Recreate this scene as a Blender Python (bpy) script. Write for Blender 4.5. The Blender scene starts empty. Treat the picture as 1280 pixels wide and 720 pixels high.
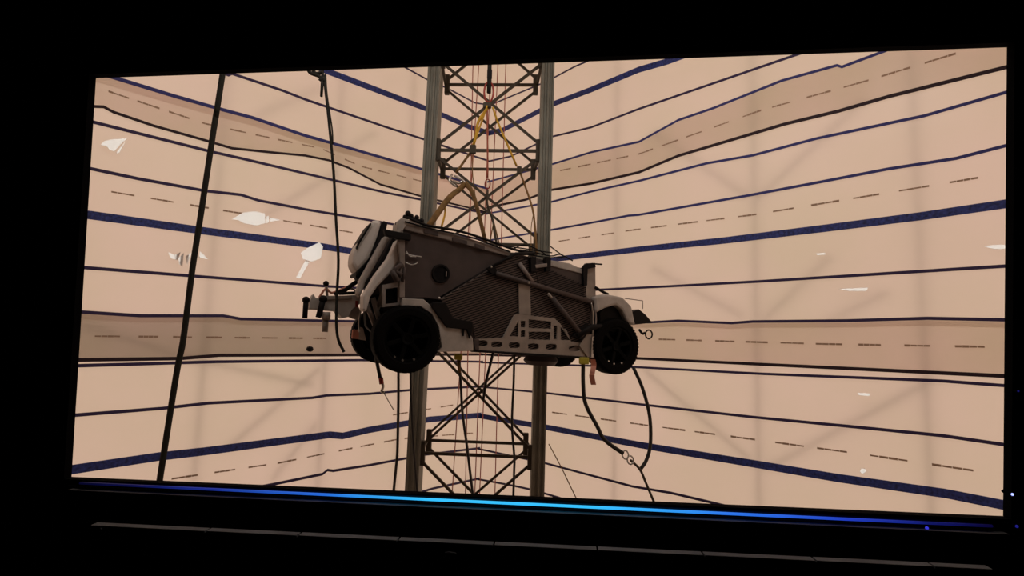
import bpy, bmesh, math, random
from mathutils import Vector, Matrix
random.seed(7)
sc = bpy.context.scene
COL = sc.collection
# ------------------------------------------------------------------ camera
F = 640.0                                   # focal length in pixels of the 1280x720 frame
PITCH = math.atan(57 / F); ROLL = math.radians(1.6)
CAM = Vector((0, 0, 5.0))
fwd = Vector((0, math.cos(PITCH), math.sin(PITCH)))
r0 = Vector((1, 0, 0)); u0 = r0.cross(fwd)
rt = r0 * math.cos(ROLL) + u0 * math.sin(ROLL)
up = u0 * math.cos(ROLL) - r0 * math.sin(ROLL)
cd = bpy.data.cameras.new('camera'); cam = bpy.data.objects.new('camera', cd); COL.objects.link(cam)
cam.matrix_world = Matrix(((rt.x, up.x, -fwd.x, CAM.x), (rt.y, up.y, -fwd.y, CAM.y), (rt.z, up.z, -fwd.z, CAM.z), (0, 0, 0, 1)))
cd.sensor_width = 36; cd.lens = F / 1280 * 36; cd.clip_start = .05; cd.clip_end = 200
sc.camera = cam
# ------------------------------------------------------------------ daylight around the tent
w = bpy.data.worlds.new('daylight'); sc.world = w; w.use_nodes = True
w.node_tree.nodes['Background'].inputs[0].default_value = (1.0, .735, .56, 1)
w.node_tree.nodes['Background'].inputs[1].default_value = .80
sc.view_settings.view_transform = 'Standard'; sc.view_settings.look = 'None'
sc.view_settings.gamma = 1; sc.view_settings.exposure = 0.0
sc.cycles.max_bounces = 10; sc.cycles.diffuse_bounces = 5; sc.cycles.transmission_bounces = 6


# ------------------------------------------------------------------ helpers
def ray(x, y):
    return fwd * F + rt * (x - 640) + up * (360 - y)

def at(x, y, Y):                            # the point at depth Y seen at a place of the photograph
    d = ray(x, y); return CAM + d * (Y / d.y)

def hit(x, y, p0, n):
    d = ray(x, y); return CAM + d * ((p0 - CAM).dot(n) / d.dot(n))

def mat(name, col, rough=.6, metal=0., var=.0, scale=8., bump=0., spec=.5):
    m = bpy.data.materials.new(name); m.use_nodes = True
    nt = m.node_tree; b = nt.nodes['Principled BSDF']
    b.inputs['Base Color'].default_value = (*col, 1); b.inputs['Roughness'].default_value = rough
    b.inputs['Metallic'].default_value = metal; b.inputs['Specular IOR Level'].default_value = spec
    if var or bump:
        tc = nt.nodes.new('ShaderNodeTexCoord'); nz = nt.nodes.new('ShaderNodeTexNoise')
        nz.inputs['Scale'].default_value = scale; nz.inputs['Detail'].default_value = 6
        nt.links.new(tc.outputs['Object'], nz.inputs['Vector'])
        if var:
            cr = nt.nodes.new('ShaderNodeValToRGB')
            cr.color_ramp.elements[0].position = .3; cr.color_ramp.elements[1].position = .7
            cr.color_ramp.elements[0].color = (*[c * (1 - var) for c in col], 1)
            cr.color_ramp.elements[1].color = (*[min(1, c * (1 + var)) for c in col], 1)
            nt.links.new(nz.outputs['Fac'], cr.inputs[0]); nt.links.new(cr.outputs[0], b.inputs['Base Color'])
        if bump:
            bp = nt.nodes.new('ShaderNodeBump'); bp.inputs['Strength'].default_value = bump
            bp.inputs['Distance'].default_value = .02
            nt.links.new(nz.outputs['Fac'], bp.inputs['Height']); nt.links.new(bp.outputs[0], b.inputs['Normal'])
    return m

def emit(name, col, s):
    m = bpy.data.materials.new(name); m.use_nodes = True
    b = m.node_tree.nodes['Principled BSDF']; b.inputs['Base Color'].default_value = (0, 0, 0, 1)
    b.inputs['Emission Color'].default_value = (*col, 1); b.inputs['Emission Strength'].default_value = s
    return m

def sheet_mat(name, col, trans, gloss=True, ior=1.38, bmp=.5, rgh=.35):
    m = bpy.data.materials.new(name); m.use_nodes = True
    nt = m.node_tree; nt.nodes.remove(nt.nodes['Principled BSDF']); out = nt.nodes['Material Output']
    N = nt.nodes.new; L = nt.links.new
    tc = N('ShaderNodeTexCoord')
    n1 = N('ShaderNodeTexNoise'); n1.inputs['Scale'].default_value = .55; n1.inputs['Detail'].default_value = 5
    L(tc.outputs['Object'], n1.inputs['Vector'])
    cr = N('ShaderNodeValToRGB'); e = cr.color_ramp.elements
    e[0].position = .3; e[1].position = .72
    e[0].color = (col[0] * .95, col[1] * .96, col[2] * .93, 1); e[1].color = (min(1, col[0] * 1.03), col[1] * .99, col[2] * 1.04, 1)
    L(n1.outputs['Fac'], cr.inputs[0])
    df = N('ShaderNodeBsdfDiffuse'); tr = N('ShaderNodeBsdfTranslucent')
    L(cr.outputs[0], df.inputs[0]); L(cr.outputs[0], tr.inputs[0])
    mx = N('ShaderNodeMixShader'); mx.inputs[0].default_value = trans
    L(df.outputs[0], mx.inputs[1]); L(tr.outputs[0], mx.inputs[2])
    if not gloss:
        L(mx.outputs[0], out.inputs[0]); return m
    gl = N('ShaderNodeBsdfGlossy'); gl.inputs['Roughness'].default_value = rgh
    n2 = N('ShaderNodeTexNoise'); n2.inputs['Scale'].default_value = 1.7; n2.inputs['Detail'].default_value = 3
    L(tc.outputs['Object'], n2.inputs['Vector'])
    bp = N('ShaderNodeBump'); bp.inputs['Strength'].default_value = bmp; bp.inputs['Distance'].default_value = .022
    L(n2.outputs['Fac'], bp.inputs['Height']); L(bp.outputs[0], gl.inputs['Normal'])
    fr = N('ShaderNodeFresnel'); fr.inputs[0].default_value = ior
    m2 = N('ShaderNodeMixShader'); L(fr.outputs[0], m2.inputs[0]); L(mx.outputs[0], m2.inputs[1]); L(gl.outputs[0], m2.inputs[2])
    L(m2.outputs[0], out.inputs[0])
    return m

def link(name, me, m, parent=None, smooth=False):
    o = bpy.data.objects.new(name, me); COL.objects.link(o)
    if m: me.materials.append(m)
    if parent: o.parent = parent
    if smooth:
        for p in me.polygons: p.use_smooth = True
    return o

def obj(name, bm, m, parent=None, smooth=False):
    bmesh.ops.recalc_face_normals(bm, faces=bm.faces)
    me = bpy.data.meshes.new(name); bm.to_mesh(me); bm.free()
    return link(name, me, m, parent, smooth)

def empty(name, loc=(0, 0, 0)):
    o = bpy.data.objects.new(name, None); o.location = loc; o.empty_display_size = .2; COL.objects.link(o); return o

def tag(o, label=None, cat=None, group=None, kind=None):
    if label: o['label'] = label
    if cat: o['category'] = cat
    if group: o['group'] = group
    if kind: o['kind'] = kind
    return o

def prism(bm, pts, d):                      # closed outline swept along the vector d
    n = len(pts)
    a = [bm.verts.new(p) for p in pts]; b = [bm.verts.new(Vector(p) + d) for p in pts]
    bm.faces.new(a[::-1]); bm.faces.new(b)
    for i in range(n): bm.faces.new((a[i], a[(i + 1) % n], b[(i + 1) % n], b[i]))

def box(bm, c, s, rot=None):
    g = bmesh.ops.create_cube(bm, size=1)['verts']
    for v in g:
        v.co = Vector((v.co.x * s[0], v.co.y * s[1], v.co.z * s[2]))
        if rot: v.co = rot @ v.co
        v.co += Vector(c)
    return g

def frame_of(t, ref=Vector((0, 0, 1))):
    t = t.normalized()
    if abs(t.dot(ref)) > .95: ref = Vector((0, 1, 0))
    a = t.cross(ref).normalized(); return a, a.cross(t).normalized()

def bar(bm, p, q, wa, wb, ref=Vector((0, 0, 1))):       # rectangular bar from p to q
    p = Vector(p); q = Vector(q); a, b = frame_of(q - p, ref)
    prism(bm, [p + a * wa / 2 * i + b * wb / 2 * j for i, j in ((-1, -1), (1, -1), (1, 1), (-1, 1))], q - p)

def spline(pts, k=6):
    pts = [Vector(p) for p in pts]
    if len(pts) < 3: return pts
    P = [pts[0] * 2 - pts[1]] + pts + [pts[-1] * 2 - pts[-2]]; out = []
    for i in range(1, len(P) - 2):
        a, b, c, d = P[i - 1:i + 3]
        for j in range(k):
            t = j / k
            out.append(.5 * (2 * b + (c - a) * t + (2 * a - 5 * b + 4 * c - d) * t * t + (3 * b - a - 3 * c + d) * t ** 3))
    return out + [pts[-1]]

def tube(bm, pts, r, seg=8, flat=1., closed=False):
    pts = [Vector(p) for p in pts]; n = len(pts); rings = []
    a = None
    for i, p in enumerate(pts):
        t = (pts[(i + 1) % n] - pts[i - 1]) if closed else (pts[min(i + 1, n - 1)] - pts[max(i - 1, 0)])
        t.normalize()
        if a is None: a, b = frame_of(t)
        else:
            a = (a - t * a.dot(t)).normalized(); b = a.cross(t)
        rr = r[i] if isinstance(r, (list, tuple)) else r
        rings.append([bm.verts.new(p + (a * math.cos(2 * math.pi * s / seg) * flat + b * math.sin(2 * math.pi * s / seg)) * rr) for s in range(seg)])
    for i in range(n if closed else n - 1):
        A, B = rings[i], rings[(i + 1) % n]
        for s in range(seg): bm.faces.new((A[s], A[(s + 1) % seg], B[(s + 1) % seg], B[s]))
    if not closed:
        bm.faces.new(rings[0][::-1]); bm.faces.new(rings[-1])

def rod(name, pts, r, m, parent=None, sm=True, flat=1., seg=8):
    bm = bmesh.new(); tube(bm, pts, r, seg, flat); return obj(name, bm, m, parent, sm)

def lathe(bm, prof, c, ax, seg=32, cap=True):         # profile of (along axis, radius)
    a, b = frame_of(ax); ax = ax.normalized(); rings = []
    for h, r in prof:
        rings.append([bm.verts.new(c + ax * h + (a * math.cos(2 * math.pi * s / seg) + b * math.sin(2 * math.pi * s / seg)) * max(r, 1e-4)) for s in range(seg)])
    for A, B in zip(rings, rings[1:]):
        for s in range(seg): bm.faces.new((A[s], A[(s + 1) % seg], B[(s + 1) % seg], B[s]))
    if cap: bm.faces.new(rings[0][::-1]); bm.faces.new(rings[-1])

def bevel(o, wd=.01, seg=2):
    md = o.modifiers.new('bevel', 'BEVEL'); md.width = wd; md.segments = seg; md.limit_method = 'ANGLE'; return o

# ------------------------------------------------------------------ materials
M = {}
M['sheet'] = sheet_mat('woven_sheeting', (.92, .865, .80), .76)
M['gleam'] = sheet_mat('gleam_sheeting', (.92, .865, .80), .8, True, 1.9, .0, .05)  # glossier copy of the sheeting, for the gleam-shaped patches
M['roof'] = sheet_mat('roof_sheeting', (.72, .58, .47), .5, False)
M['navy'] = mat('navy_tape', (.05, .035, .13), .7)
M['maroon'] = mat('dark_edge_tape', (.03, .014, .026), .7)
M['blue'] = mat('blue_band', (.035, .06, .30), .6, 0, .6, 26)
M['violet'] = mat('violet_blue_tape', (.05, .06, .30), .7)
M['print'] = mat('faded_print', (.50, .36, .27), .8)
M['post'] = mat('galvanised_pipe', (.10, .09, .085), .6, .2)
M['black'] = mat('black_paint', (.006, .006, .007), .75, spec=.15)
M['bezel'] = mat('black_bezel', (.0025, .0025, .003), .85, spec=.03)
M['ledge'] = mat('dark_ledge', (.010, .010, .014), .6, spec=.2)
M['trim'] = mat('grey_edge', (.09, .085, .09), .6, 0, .3, 5)
M['edge'] = mat('pale_grey_edge', (.10, .115, .135), .7, 0, .3, 5)
M['floor'] = mat('concrete', (.30, .25, .21), .8, 0, .2, 1.5, .2)
M['tower'] = mat('olive_grey_steel', (.205, .205, .175), .55, .1, .2, 3)
M['brace'] = mat('dark_steel', (.055, .042, .026), .6, .1, .2, 5)
M['rope'] = mat('black_rope', (.011, .011, .007), .85, 0, .3, 30, .5)
M['hose'] = mat('black_hose', (.012, .010, .009), .55)
M['yellow'] = mat('yellow_webbing', (.62, .36, .025), .7, 0, .25, 20)
M['olive'] = mat('worn_tan_webbing', (.21, .115, .035), .8, 0, .35, 14)
M['red'] = mat('red_cord', (.42, .10, .06), .7)
M['pink'] = mat('faded_red_string', (.55, .17, .14), .7)
M['redsteel'] = mat('red_shackle', (.30, .03, .02), .4, .3)
M['silver'] = mat('bright_metal', (.55, .53, .5), .3, .9)
M['body'] = mat('dark_brown_grey_panel', (.080, .062, .060), .6, 0, .22, 4, 0, .25)
M['rib'] = mat('ribbed_grey', (.28, .235, .225), .6, 0, .15, 6, 0, .25)
M['frame'] = mat('grey_pressed_metal', (.33, .285, .255), .55, .1, .18, 6)
M['white'] = mat('off_white_foam', (.70, .65, .62), .75, 0, .08, 6)
M['ltgrey'] = mat('light_grey_panel', (.46, .425, .40), .65, 0, .2, 6)
M['midgrey'] = mat('mid_grey_metal', (.27, .235, .22), .5, .1, .2, 8)
M['dark'] = mat('near_black_metal', (.007, .0055, .006), .65, 0, spec=.2)
M['rubber'] = mat('tyre_rubber', (.003, .0026, .0026), .85, 0, .2, 20, .2, .08)
M['rim'] = mat('black_rim', (.002, .002, .002), .6, 0, spec=.06)
M['lime'] = mat('lime_buckle', (.48, .42, .05), .5)
M['redrag'] = mat('faint_red_ribbon', (.62, .27, .20), .8)

# ------------------------------------------------------------------ tent walls
C0 = at(606, 340, 13.0); C0.z = 0
dl = Vector((-.688, -.725, 0)).normalized(); dr = Vector((.726, -.687, 0)).normalized()
nl = Vector((.725, -.688, 0)).normalized(); nr = Vector((-.687, -.726, 0)).normalized()
H = 13.6
SL, SR = 12.6, 13.4
walls = {}
for side, d, n in (('left', dl, nl), ('right', dr, nr)):
    e = empty('wall_' + side, C0); tag(e, kind='structure'); walls[side] = (e, d, n)
def sz(side, x, y):
    e, d, n = walls[side]; p = hit(x, y, C0, n); return ((p - C0).dot(d), p.z)
def wl(side, s, z, off):
    e, d, n = walls[side]; return d * s + Vector((0, 0, z)) + n * off
def path_sz(side, pts, ext=True):
    L = sorted(sz(side, *p) for p in pts)
    S = SL if side == 'left' else SR
    if ext:
        if L[0][0] > .02: L = [(0.0, L[0][1])] + L
        if L[-1][0] < S:
            L.append((S, L[-1][1] + (L[-1][1] - L[-2][1]) / max(.3, L[-1][0] - L[-2][0]) * .4))
    return L
def interp(L, s):
    if s <= L[0][0]: return L[0][1]
    for (a, b), (c, d) in zip(L, L[1:]):
        if s <= c: return b + (d - b) * (s - a) / max(1e-6, c - a)
    return L[-1][1]

LB = [(135, 96), (217, 121), (270, 136), (315, 148), (380, 170), (435, 185.5), (530, 213), (604, 235)]
LC = [(114, 134), (129, 134.5), (141, 141), (191, 158), (255, 176), (289, 186), (337, 191), (380, 195), (410, 201), (435, 210.5), (474, 231), (528.6, 246.7), (585, 260)]
LG = [(101, 390), (175, 394.7), (278, 394.7), (300, 398.7), (411, 401), (600, 404)]
LH = [(95.5, 449.8), (224, 448), (273, 444), (424, 443.6), (600, 443)]
RB = [(618, 226), (691, 206), (740, 191), (800, 178), (849, 151), (893, 136), (978, 102), (1047, 83), (1053, 85), (1107, 65), (1262, 5)]
RC = [(620, 258), (659, 250), (690, 238), (740, 230), (800, 216), (849, 195.5), (982, 156), (1049, 140), (1111, 122), (1262, 84.5)]
RG = [(620, 405), (813, 403), (849, 401), (915.5, 404), (942, 402), (1058, 401), (1160, 398), (1258, 400)]
RH = [(620, 444), (800, 448), (1030, 459), (1258, 470)]

def sheet(side, top, bot, off, z0=None, z1=None):
    S = SL if side == 'left' else SR
    T = path_sz(side, top) if top else [(0, z1)]; B = path_sz(side, bot) if bot else [(0, z0)]
    bm = bmesh.new(); rows = 6; ss = sorted(set([S * i / 60 for i in range(61)] + [s for s, z in T + B if 0 <= s <= S])); g = []
    for s in ss:
        zt, zb = interp(T, s), interp(B, s)
        g.append([bm.verts.new(wl(side, s, zb + (zt - zb) * j / rows, off)) for j in range(rows + 1)])
    for a, b in zip(g, g[1:]):
        for j in range(rows): bm.faces.new((a[j], b[j], b[j + 1], a[j + 1]))
    return obj('sheet_panel', bm, M['sheet'], walls[side][0])
for side, t1, b1, t2, b2 in (('left', LB, LC, LG, LH), ('right', RB, RC, RG, RH)):
    sheet(side, None, b1, .03, z1=H)
    sheet(side, t1, b2, .015)
    sheet(side, t2, None, .0, z0=0)

def stripe(side, pts, wd, m, label=None, off=.04):
    S = SL if side == 'left' else SR; L = path_sz(side, pts); L = [(0.0, interp(L, 0.0))] + [q for q in L if 0 < q[0] <= S]; bm = bmesh.new(); pr = None
    for i, (s, z) in enumerate(L):
        if s < 0 or s > S: continue
        a = bm.verts.new(wl(side, s, z - wd / 2, off)); b = bm.verts.new(wl(side, s, z + wd / 2, off))
        a2 = bm.verts.new(wl(side, s, z - wd / 2, off + .004)); b2 = bm.verts.new(wl(side, s, z + wd / 2, off + .004))
        if pr:
            for q, r_ in ((0, 1), (1, 3), (3, 2), (2, 0)):
                bm.faces.new((pr[q], pr[r_], (a, b, a2, b2)[r_], (a, b, a2, b2)[q]))
        pr = (a, b, a2, b2)
    o = obj('stripe', bm, m, walls[side][0])
    if label: o['label'] = label
    return o
TN, TK = .05, .13
stripe('left', [(411, 91), (535, 138), (553, 145), (585, 159), (611, 167)], TK, M['blue'], 'thick blue band')
stripe('left', [(285, 95), (289, 93), (352, 114), (380, 125), (480, 159), (531, 175.5), (592, 196), (611, 202)], TN, M['navy'])
stripe('left', [(505, 85), (536, 102), (558, 111), (592, 129), (611, 132)], .04, M['navy'])
stripe('left', LB, .06, M['violet'])
stripe('left', LC, .045, M['maroon'])
stripe('left', [(112, 152.5), (210, 177), (262, 190), (300, 198.5), (400, 222), (480, 241), (528, 250.5), (585, 263), (609, 267)], TN, M['navy'])
stripe('left', [(110.6, 211), (172, 224), (255, 239), (300, 244), (322, 251), (380, 262), (422, 269), (463, 276), (609, 301)], TN, M['navy'])
stripe('left', [(107, 268.6), (247, 288), (400, 308), (437, 314), (607, 333)], .125, M['blue'], 'thick blue band')
stripe('left', [(102, 334.5), (238, 345), (407, 358), (606, 368)], TN, M['navy'])
stripe('left', LG, .05, M['navy'])
stripe('left', LH, .055, M['maroon'])
stripe('left', [(95.5, 457), (269, 452), (447, 450), (600, 452)], TN, M['navy'])
stripe('left', [(91, 518.7), (202, 510), (260, 503.5), (389, 497), (407, 494), (460, 492), (515, 487), (598, 483)], TN, M['navy'])
stripe('left', [(86.7, 586.7), (198, 570), (255.5, 563.5), (411, 543), (427, 544.5), (460, 537), (535, 524), (597, 519)], .13, M['blue'], 'thick blue band')
stripe('left', [(344, 604), (402, 592), (408, 587), (415, 588), (460, 581), (530, 568), (596, 560)], TN, M['navy'])
stripe('left', [(520, 616), (540, 610), (596, 598)], TN, M['navy'])

stripe('right', [(613, 167), (630, 163), (692, 131), (740, 113), (800, 88), (835, 78)], TK, M['blue'], 'thick blue band')
stripe('right', [(614, 132), (672, 108), (690, 100), (720, 84)], .04, M['navy'])
stripe('right', [(613, 202), (640, 196), (691, 171.6), (740, 160), (800, 137), (995.5, 70)], .045, M['navy'])
stripe('right', RB, .045, M['violet'])
stripe('right', RC, .055, M['maroon'])
stripe('right', [(613, 267), (668, 257), (690, 253), (740, 240), (800, 226.7), (884, 205), (942, 195), (1022, 174), (1155.5, 146), (1262, 115.5)], .045, M['violet'])
stripe('right', [(611, 301), (689, 288), (740, 279), (787, 270), (800, 269), (942, 244), (1022, 229), (1111, 212), (1195.5, 199), (1262, 182)], .045, M['violet'])
stripe('right', [(609, 334), (706, 323), (800, 312), (907, 301), (1031, 286), (1151, 271), (1258, 255.5)], .115, M['blue'], 'thick blue band')
stripe('right', [(607, 368), (759, 362), (840, 358), (951, 352), (1258, 333)], .045, M['navy'])
stripe('right', RG, .045, M['navy'])
stripe('right', RH, .05, M['maroon'])
stripe('right', [(603, 453), (800, 459), (951, 467), (1178, 476), (1258, 482)], .042, M['navy'])
stripe('right', [(598, 483), (684, 491), (800, 505), (942, 521), (1067, 533), (1178, 544), (1258, 555.6)], .045, M['navy'])
stripe('right', [(597, 519), (680, 533), (800, 555.6), (942, 579), (1049, 597), (1182, 616), (1258, 631)], .12, M['blue'], 'thick blue band')
stripe('right', [(596, 560), (681, 578), (792, 607.5), (840, 615.5), (889, 627)], .045, M['navy'])
stripe('right', [(596, 598), (640, 606), (668, 612)], .045, M['navy'])

def shade_strip(side, pts, dz, a=0.):  # extra strip of sheet that darkens the shade line under a stripe
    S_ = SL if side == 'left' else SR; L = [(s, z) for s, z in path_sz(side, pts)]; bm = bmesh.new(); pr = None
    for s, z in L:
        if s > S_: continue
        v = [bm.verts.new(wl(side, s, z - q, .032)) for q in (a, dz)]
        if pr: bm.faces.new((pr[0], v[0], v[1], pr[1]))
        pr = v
    obj('sheet_shade', bm, M['sheet'], walls[side][0])
shade_strip('left', LG, .10, .02); shade_strip('right', RG, .10, .03); shade_strip('left', LB, .14)
def dashes(side, pts, n, fill=.62, wd=.03):  # a printed line of illegible dashes
    L = path_sz(side, pts, False); bm = bmesh.new(); a0, a1 = L[0][0], L[-1][0]
    for i in range(n):
        s0 = a0 + (a1 - a0) * (i + random.uniform(0, .1)) / n; s1 = s0 + (a1 - a0) / n * (fill + random.uniform(-.1, .08))
        k = 4
        for j in range(k):
            p, q = s0 + (s1 - s0) * j / k, s0 + (s1 - s0) * (j + .93) / k
            h = wd * random.uniform(.7, 1.1) / 2
            zs = [interp(L, p), interp(L, q)]
            bm.faces.new([bm.verts.new(wl(side, p, zs[0] - h, .034)), bm.verts.new(wl(side, q, zs[1] - h, .034)),
                          bm.verts.new(wl(side, q, zs[1] + h, .034)), bm.verts.new(wl(side, p, zs[0] + h, .034))])
    o = obj('printed_dashes', bm, M['print'], walls[side][0]); o['kind'] = 'stuff'; return o
dashes('left', [(117, 108), (141, 117), (255, 155), (337, 173), (400, 186), (449, 208), (526, 227)], 14)
dashes('left', [(114, 236), (300, 267), (400, 284), (440, 291)], 8)
dashes('left', [(104, 420), (407, 423)], 8)
dashes('left', [(200, 600), (349, 578), (415.5, 564.5), (500, 548), (590, 541)], 12)
dashes('left', [(480, 520), (590, 502)], 4)
dashes('right', [(700, 214), (800, 193), (951, 139), (1084, 102), (1215, 62)], 14)
dashes('right', [(699, 302), (800, 286.7), (942, 269), (1147, 235.5), (1258, 217)], 13)
dashes('right', [(822, 424), (1030, 430), (1258, 434)], 9)
dashes('right', [(690, 515), (800, 530), (951, 550), (1084, 568), (1240, 591)], 11)

# pipe frame of the tent, standing behind the translucent sheets
def pipes(side, lines, off=-.07, r=.016):
    for nm, ps in lines:
        a, b = [wl(side, *sz(side, *p), off) for p in ps]
        if nm == 'frame_post':
            s = (a - Vector((0, 0, a.z))); a = s + Vector((0, 0, 0)); b = s + Vector((0, 0, H))
        bm = bmesh.new(); tube(bm, [a, b], r, 8); obj(nm, bm, M['post'], walls[side][0], True)
pipes('right', [('frame_post', ((945, 360), (945, 300))), ('frame_post', ((1152, 360), (1152, 300))), ('frame_post', ((770, 360), (770, 300))),
                ('frame_brace', ((946, 250), (1080, 125))), ('frame_brace', ((815, 165), (935, 246))), ('frame_brace', ((955, 400), (1040, 320))), ('frame_brace', ((815, 335), (930, 396))),
                ('frame_brace', ((960, 585), (1165, 475))), ('frame_brace', ((805, 462), (938, 575))), ('frame_brace', ((1030, 405), (1110, 365)))])
pipes('left', [('frame_post', ((262, 360), (262, 300))), ('frame_post', ((412, 360), (412, 300))), ('frame_post', ((505, 360), (505, 300))), ('frame_brace', ((318, 147), (400, 110))),
               ('frame_brace', ((430, 190), (470, 165))), ('frame_brace', ((225, 445), (392, 482))), ('frame_brace', ((100, 405), (225, 445))),
               ('frame_brace', ((285, 560), (400, 460))), ('frame_brace', ((340, 600), (395, 530))), ('frame_brace', ((330, 270), (420, 215)))])

# floor, roof of the tent
FA = Vector((0, 3.27, 0)); fdir = Vector((1, -.0897, 0)).normalized(); fn = Vector((-.0897, -1, 0)).normalized()   # front wall plane, normal to the dark room
def slab(name, pts, z, t, m):
    bm = bmesh.new(); prism(bm, [(x, y, z) for x, y in pts], Vector((0, 0, t))); o = obj(name, bm, m); tag(o, kind='structure'); return o
eL = C0 + dl * SL; eR = C0 + dr * SR
hall = [(C0.x, C0.y), (eL.x, eL.y), (eL.x, 3.3 - eL.x * .0897), (eR.x, 3.3 - eR.x * .0897), (eR.x, eR.y)]
slab('floor', hall, -.2, .2, M['floor'])
slab('ceiling', hall, H, .03, M['roof'])

# ------------------------------------------------------------------ front wall with the viewing opening
def fw(x, y, off=0.): return hit(x, y, FA + fn * off, fn)
Q = [fw(117, 96), fw(1262, 57), fw(1257.5, 646.5), fw(86, 597)]      # TL TR BR BL
fwl = empty('wall_front', FA); tag(fwl, kind='structure')
def fuv(p): p = p - FA; return (p.dot(fdir), p.z)
uv = [fuv(q) for q in Q]
X0, X1 = -9.4, 9.6
def panel(pts):
    bm = bmesh.new(); prism(bm, [fdir * u + Vector((0, 0, z)) for u, z in pts], -fn * .02); return obj('wall_panel', bm, M['bezel'], fwl)
panel([(X0, uv[0][1]), (uv[0]), (uv[1]), (X1, uv[1][1]), (X1, H), (X0, H)])
panel([(X0, 0), (X1, 0), (X1, uv[2][1]), uv[2], uv[3], (X0, uv[3][1])])
panel([(X0, uv[3][1]), uv[3], uv[0], (X0, uv[0][1])])
panel([uv[2], (X1, uv[2][1]), (X1, uv[1][1]), uv[1]])
M['fill_lining'] = mat('pale_fill_lining', (.42, .36, .32), .8)  # unseen hall-side lining, added to bounce light onto the vehicle
def fill_lining(pts):
    bm = bmesh.new(); prism(bm, [fdir * u + Vector((0, 0, z)) - fn * .025 for u, z in pts], -fn * .02); obj('fill_lining_panel', bm, M['fill_lining'], fwl)
lv_ = [(uv[k][0] + a * .12, uv[k][1] + b_ * .12) for k, (a, b_) in enumerate(((-1, 1), (1, 1), (1, -1), (-1, -1)))]
fill_lining([(X0, lv_[0][1]), lv_[0], lv_[1], (X1, lv_[1][1]), (X1, H), (X0, H)])
fill_lining([(X0, 0), (X1, 0), (X1, lv_[2][1]), lv_[2], lv_[3], (X0, lv_[3][1])])
fill_lining([(X0, lv_[3][1]), lv_[3], lv_[0], (X0, lv_[0][1])])
fill_lining([lv_[2], (X1, lv_[2][1]), (X1, lv_[1][1]), lv_[1]])
wn = empty('window_1', FA); tag(wn, kind='structure')
for i, (a, b) in enumerate(((0, 1), (1, 2), (2, 3), (3, 0))):
    ua, ub = Vector(uv[a]), Vector(uv[b]); t = (ub - ua).normalized(); o = Vector((-t.y, t.x)) * -1
    mid = Vector((sum(p[0] for p in uv) / 4, sum(p[1] for p in uv) / 4))
    if o.dot(ua - mid) < 0: o = -o
    bm = bmesh.new()
    P = [ua - t * .055, ub + t * .055, ub + o * .055 + t * .055, ua + o * .055 - t * .055]
    prism(bm, [fdir * p.x + Vector((0, 0, p.y)) + fn * .035 for p in P], -fn * .035)
    obj('frame_bar', bm, M['bezel'], wn)
# the dark room round the camera
def near(name, pts, d, m=None):
    bm = bmesh.new(); prism(bm, [Vector(p) for p in pts], Vector(d)); tag(obj(name, bm, m or M['black']), kind='structure')
near('wall_viewing_left', [(-6, -6, 2.2), (-6, 3.75, 2.2), (-6, 3.75, 9), (-6, -6, 9)], (-.1, 0, 0))
near('wall_viewing_right', [(6, -6, 2.2), (6, 2.72, 2.2), (6, 2.72, 9), (6, -6, 9)], (.1, 0, 0))
near('wall_viewing_back', [(-6, -6, 2.2), (6, -6, 2.2), (6, -6, 9), (-6, -6, 9)], (0, -.1, 0))
near('ceiling_viewing', [(-6, -6, 9), (6, -6, 9), (6, 2.72, 9), (-6, 3.78, 9)], (0, 0, .1))
near('floor_viewing', [(-6, -6, 2.2), (6, -6, 2.2), (6, 2.72, 2.2), (-6, 3.78, 2.2)], (0, 0, -.1))

# ledge below the opening: light strip housing, lip and segmented stage edge
tr = empty('trim_1', FA); tag(tr, kind='structure')
def ledge(name, a, b, off, dep, hgt, m):
    p, q = fw(*a, off), fw(*b, off); bm = bmesh.new(); up_ = Vector((0, 0, hgt))
    prism(bm, [p - FA, q - FA, q - FA - up_, p - FA - up_], -fn * dep); return obj(name, bm, m, tr)
ledge('strip_housing', (84, 607), (1262, 663), .045, .045, .05, M['ledge'])
ledge('ledge_lip', (84, 612.5), (1262, 668), .085, .085, .012, M['trim'])
ledge('ledge_face', (84, 614), (1262, 669.5), .055, .055, .20, M['bezel'])
xs = [112, 257, 372, 497, 617, 747, 880, 1020, 1168, 1242]
for a, b in zip(xs, xs[1:]):
    f = lambda x: 656.5 + (x - 112) * .0487
    ledge('edge_segment', (a + 1.2, f(a)), (b - 1.2, f(b)), .42, .045, .012, M['edge'])

# glowing strip, dim blue at the ends and cyan in the middle
ls = empty('light_strip', fw(660, 629, .05)); tag(ls, 'long glowing strip along the sill below the opening, cyan fading to blue', 'light strip')
o0 = ls.location
m = bpy.data.materials.new('strip_glow'); m.use_nodes = True; nt = m.node_tree; b = nt.nodes['Principled BSDF']
b.inputs['Base Color'].default_value = (0, 0, 0, 1)
tc = nt.nodes.new('ShaderNodeTexCoord'); sp = nt.nodes.new('ShaderNodeSeparateXYZ'); mr = nt.nodes.new('ShaderNodeMapRange'); cr = nt.nodes.new('ShaderNodeValToRGB')
pa, pb = fw(100, 603.8, .05) - o0, fw(1240, 657.5, .05) - o0
mr.inputs[1].default_value = pa.x; mr.inputs[2].default_value = pb.x
nt.links.new(tc.outputs['Object'], sp.inputs[0]); nt.links.new(sp.outputs[0], mr.inputs[0]); nt.links.new(mr.outputs[0], cr.inputs[0])
e = cr.color_ramp.elements
e[0].position = 0; e[0].color = (.001, .001, .012, 1); e[1].position = 1; e[1].color = (.002, .001, .02, 1)
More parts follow.
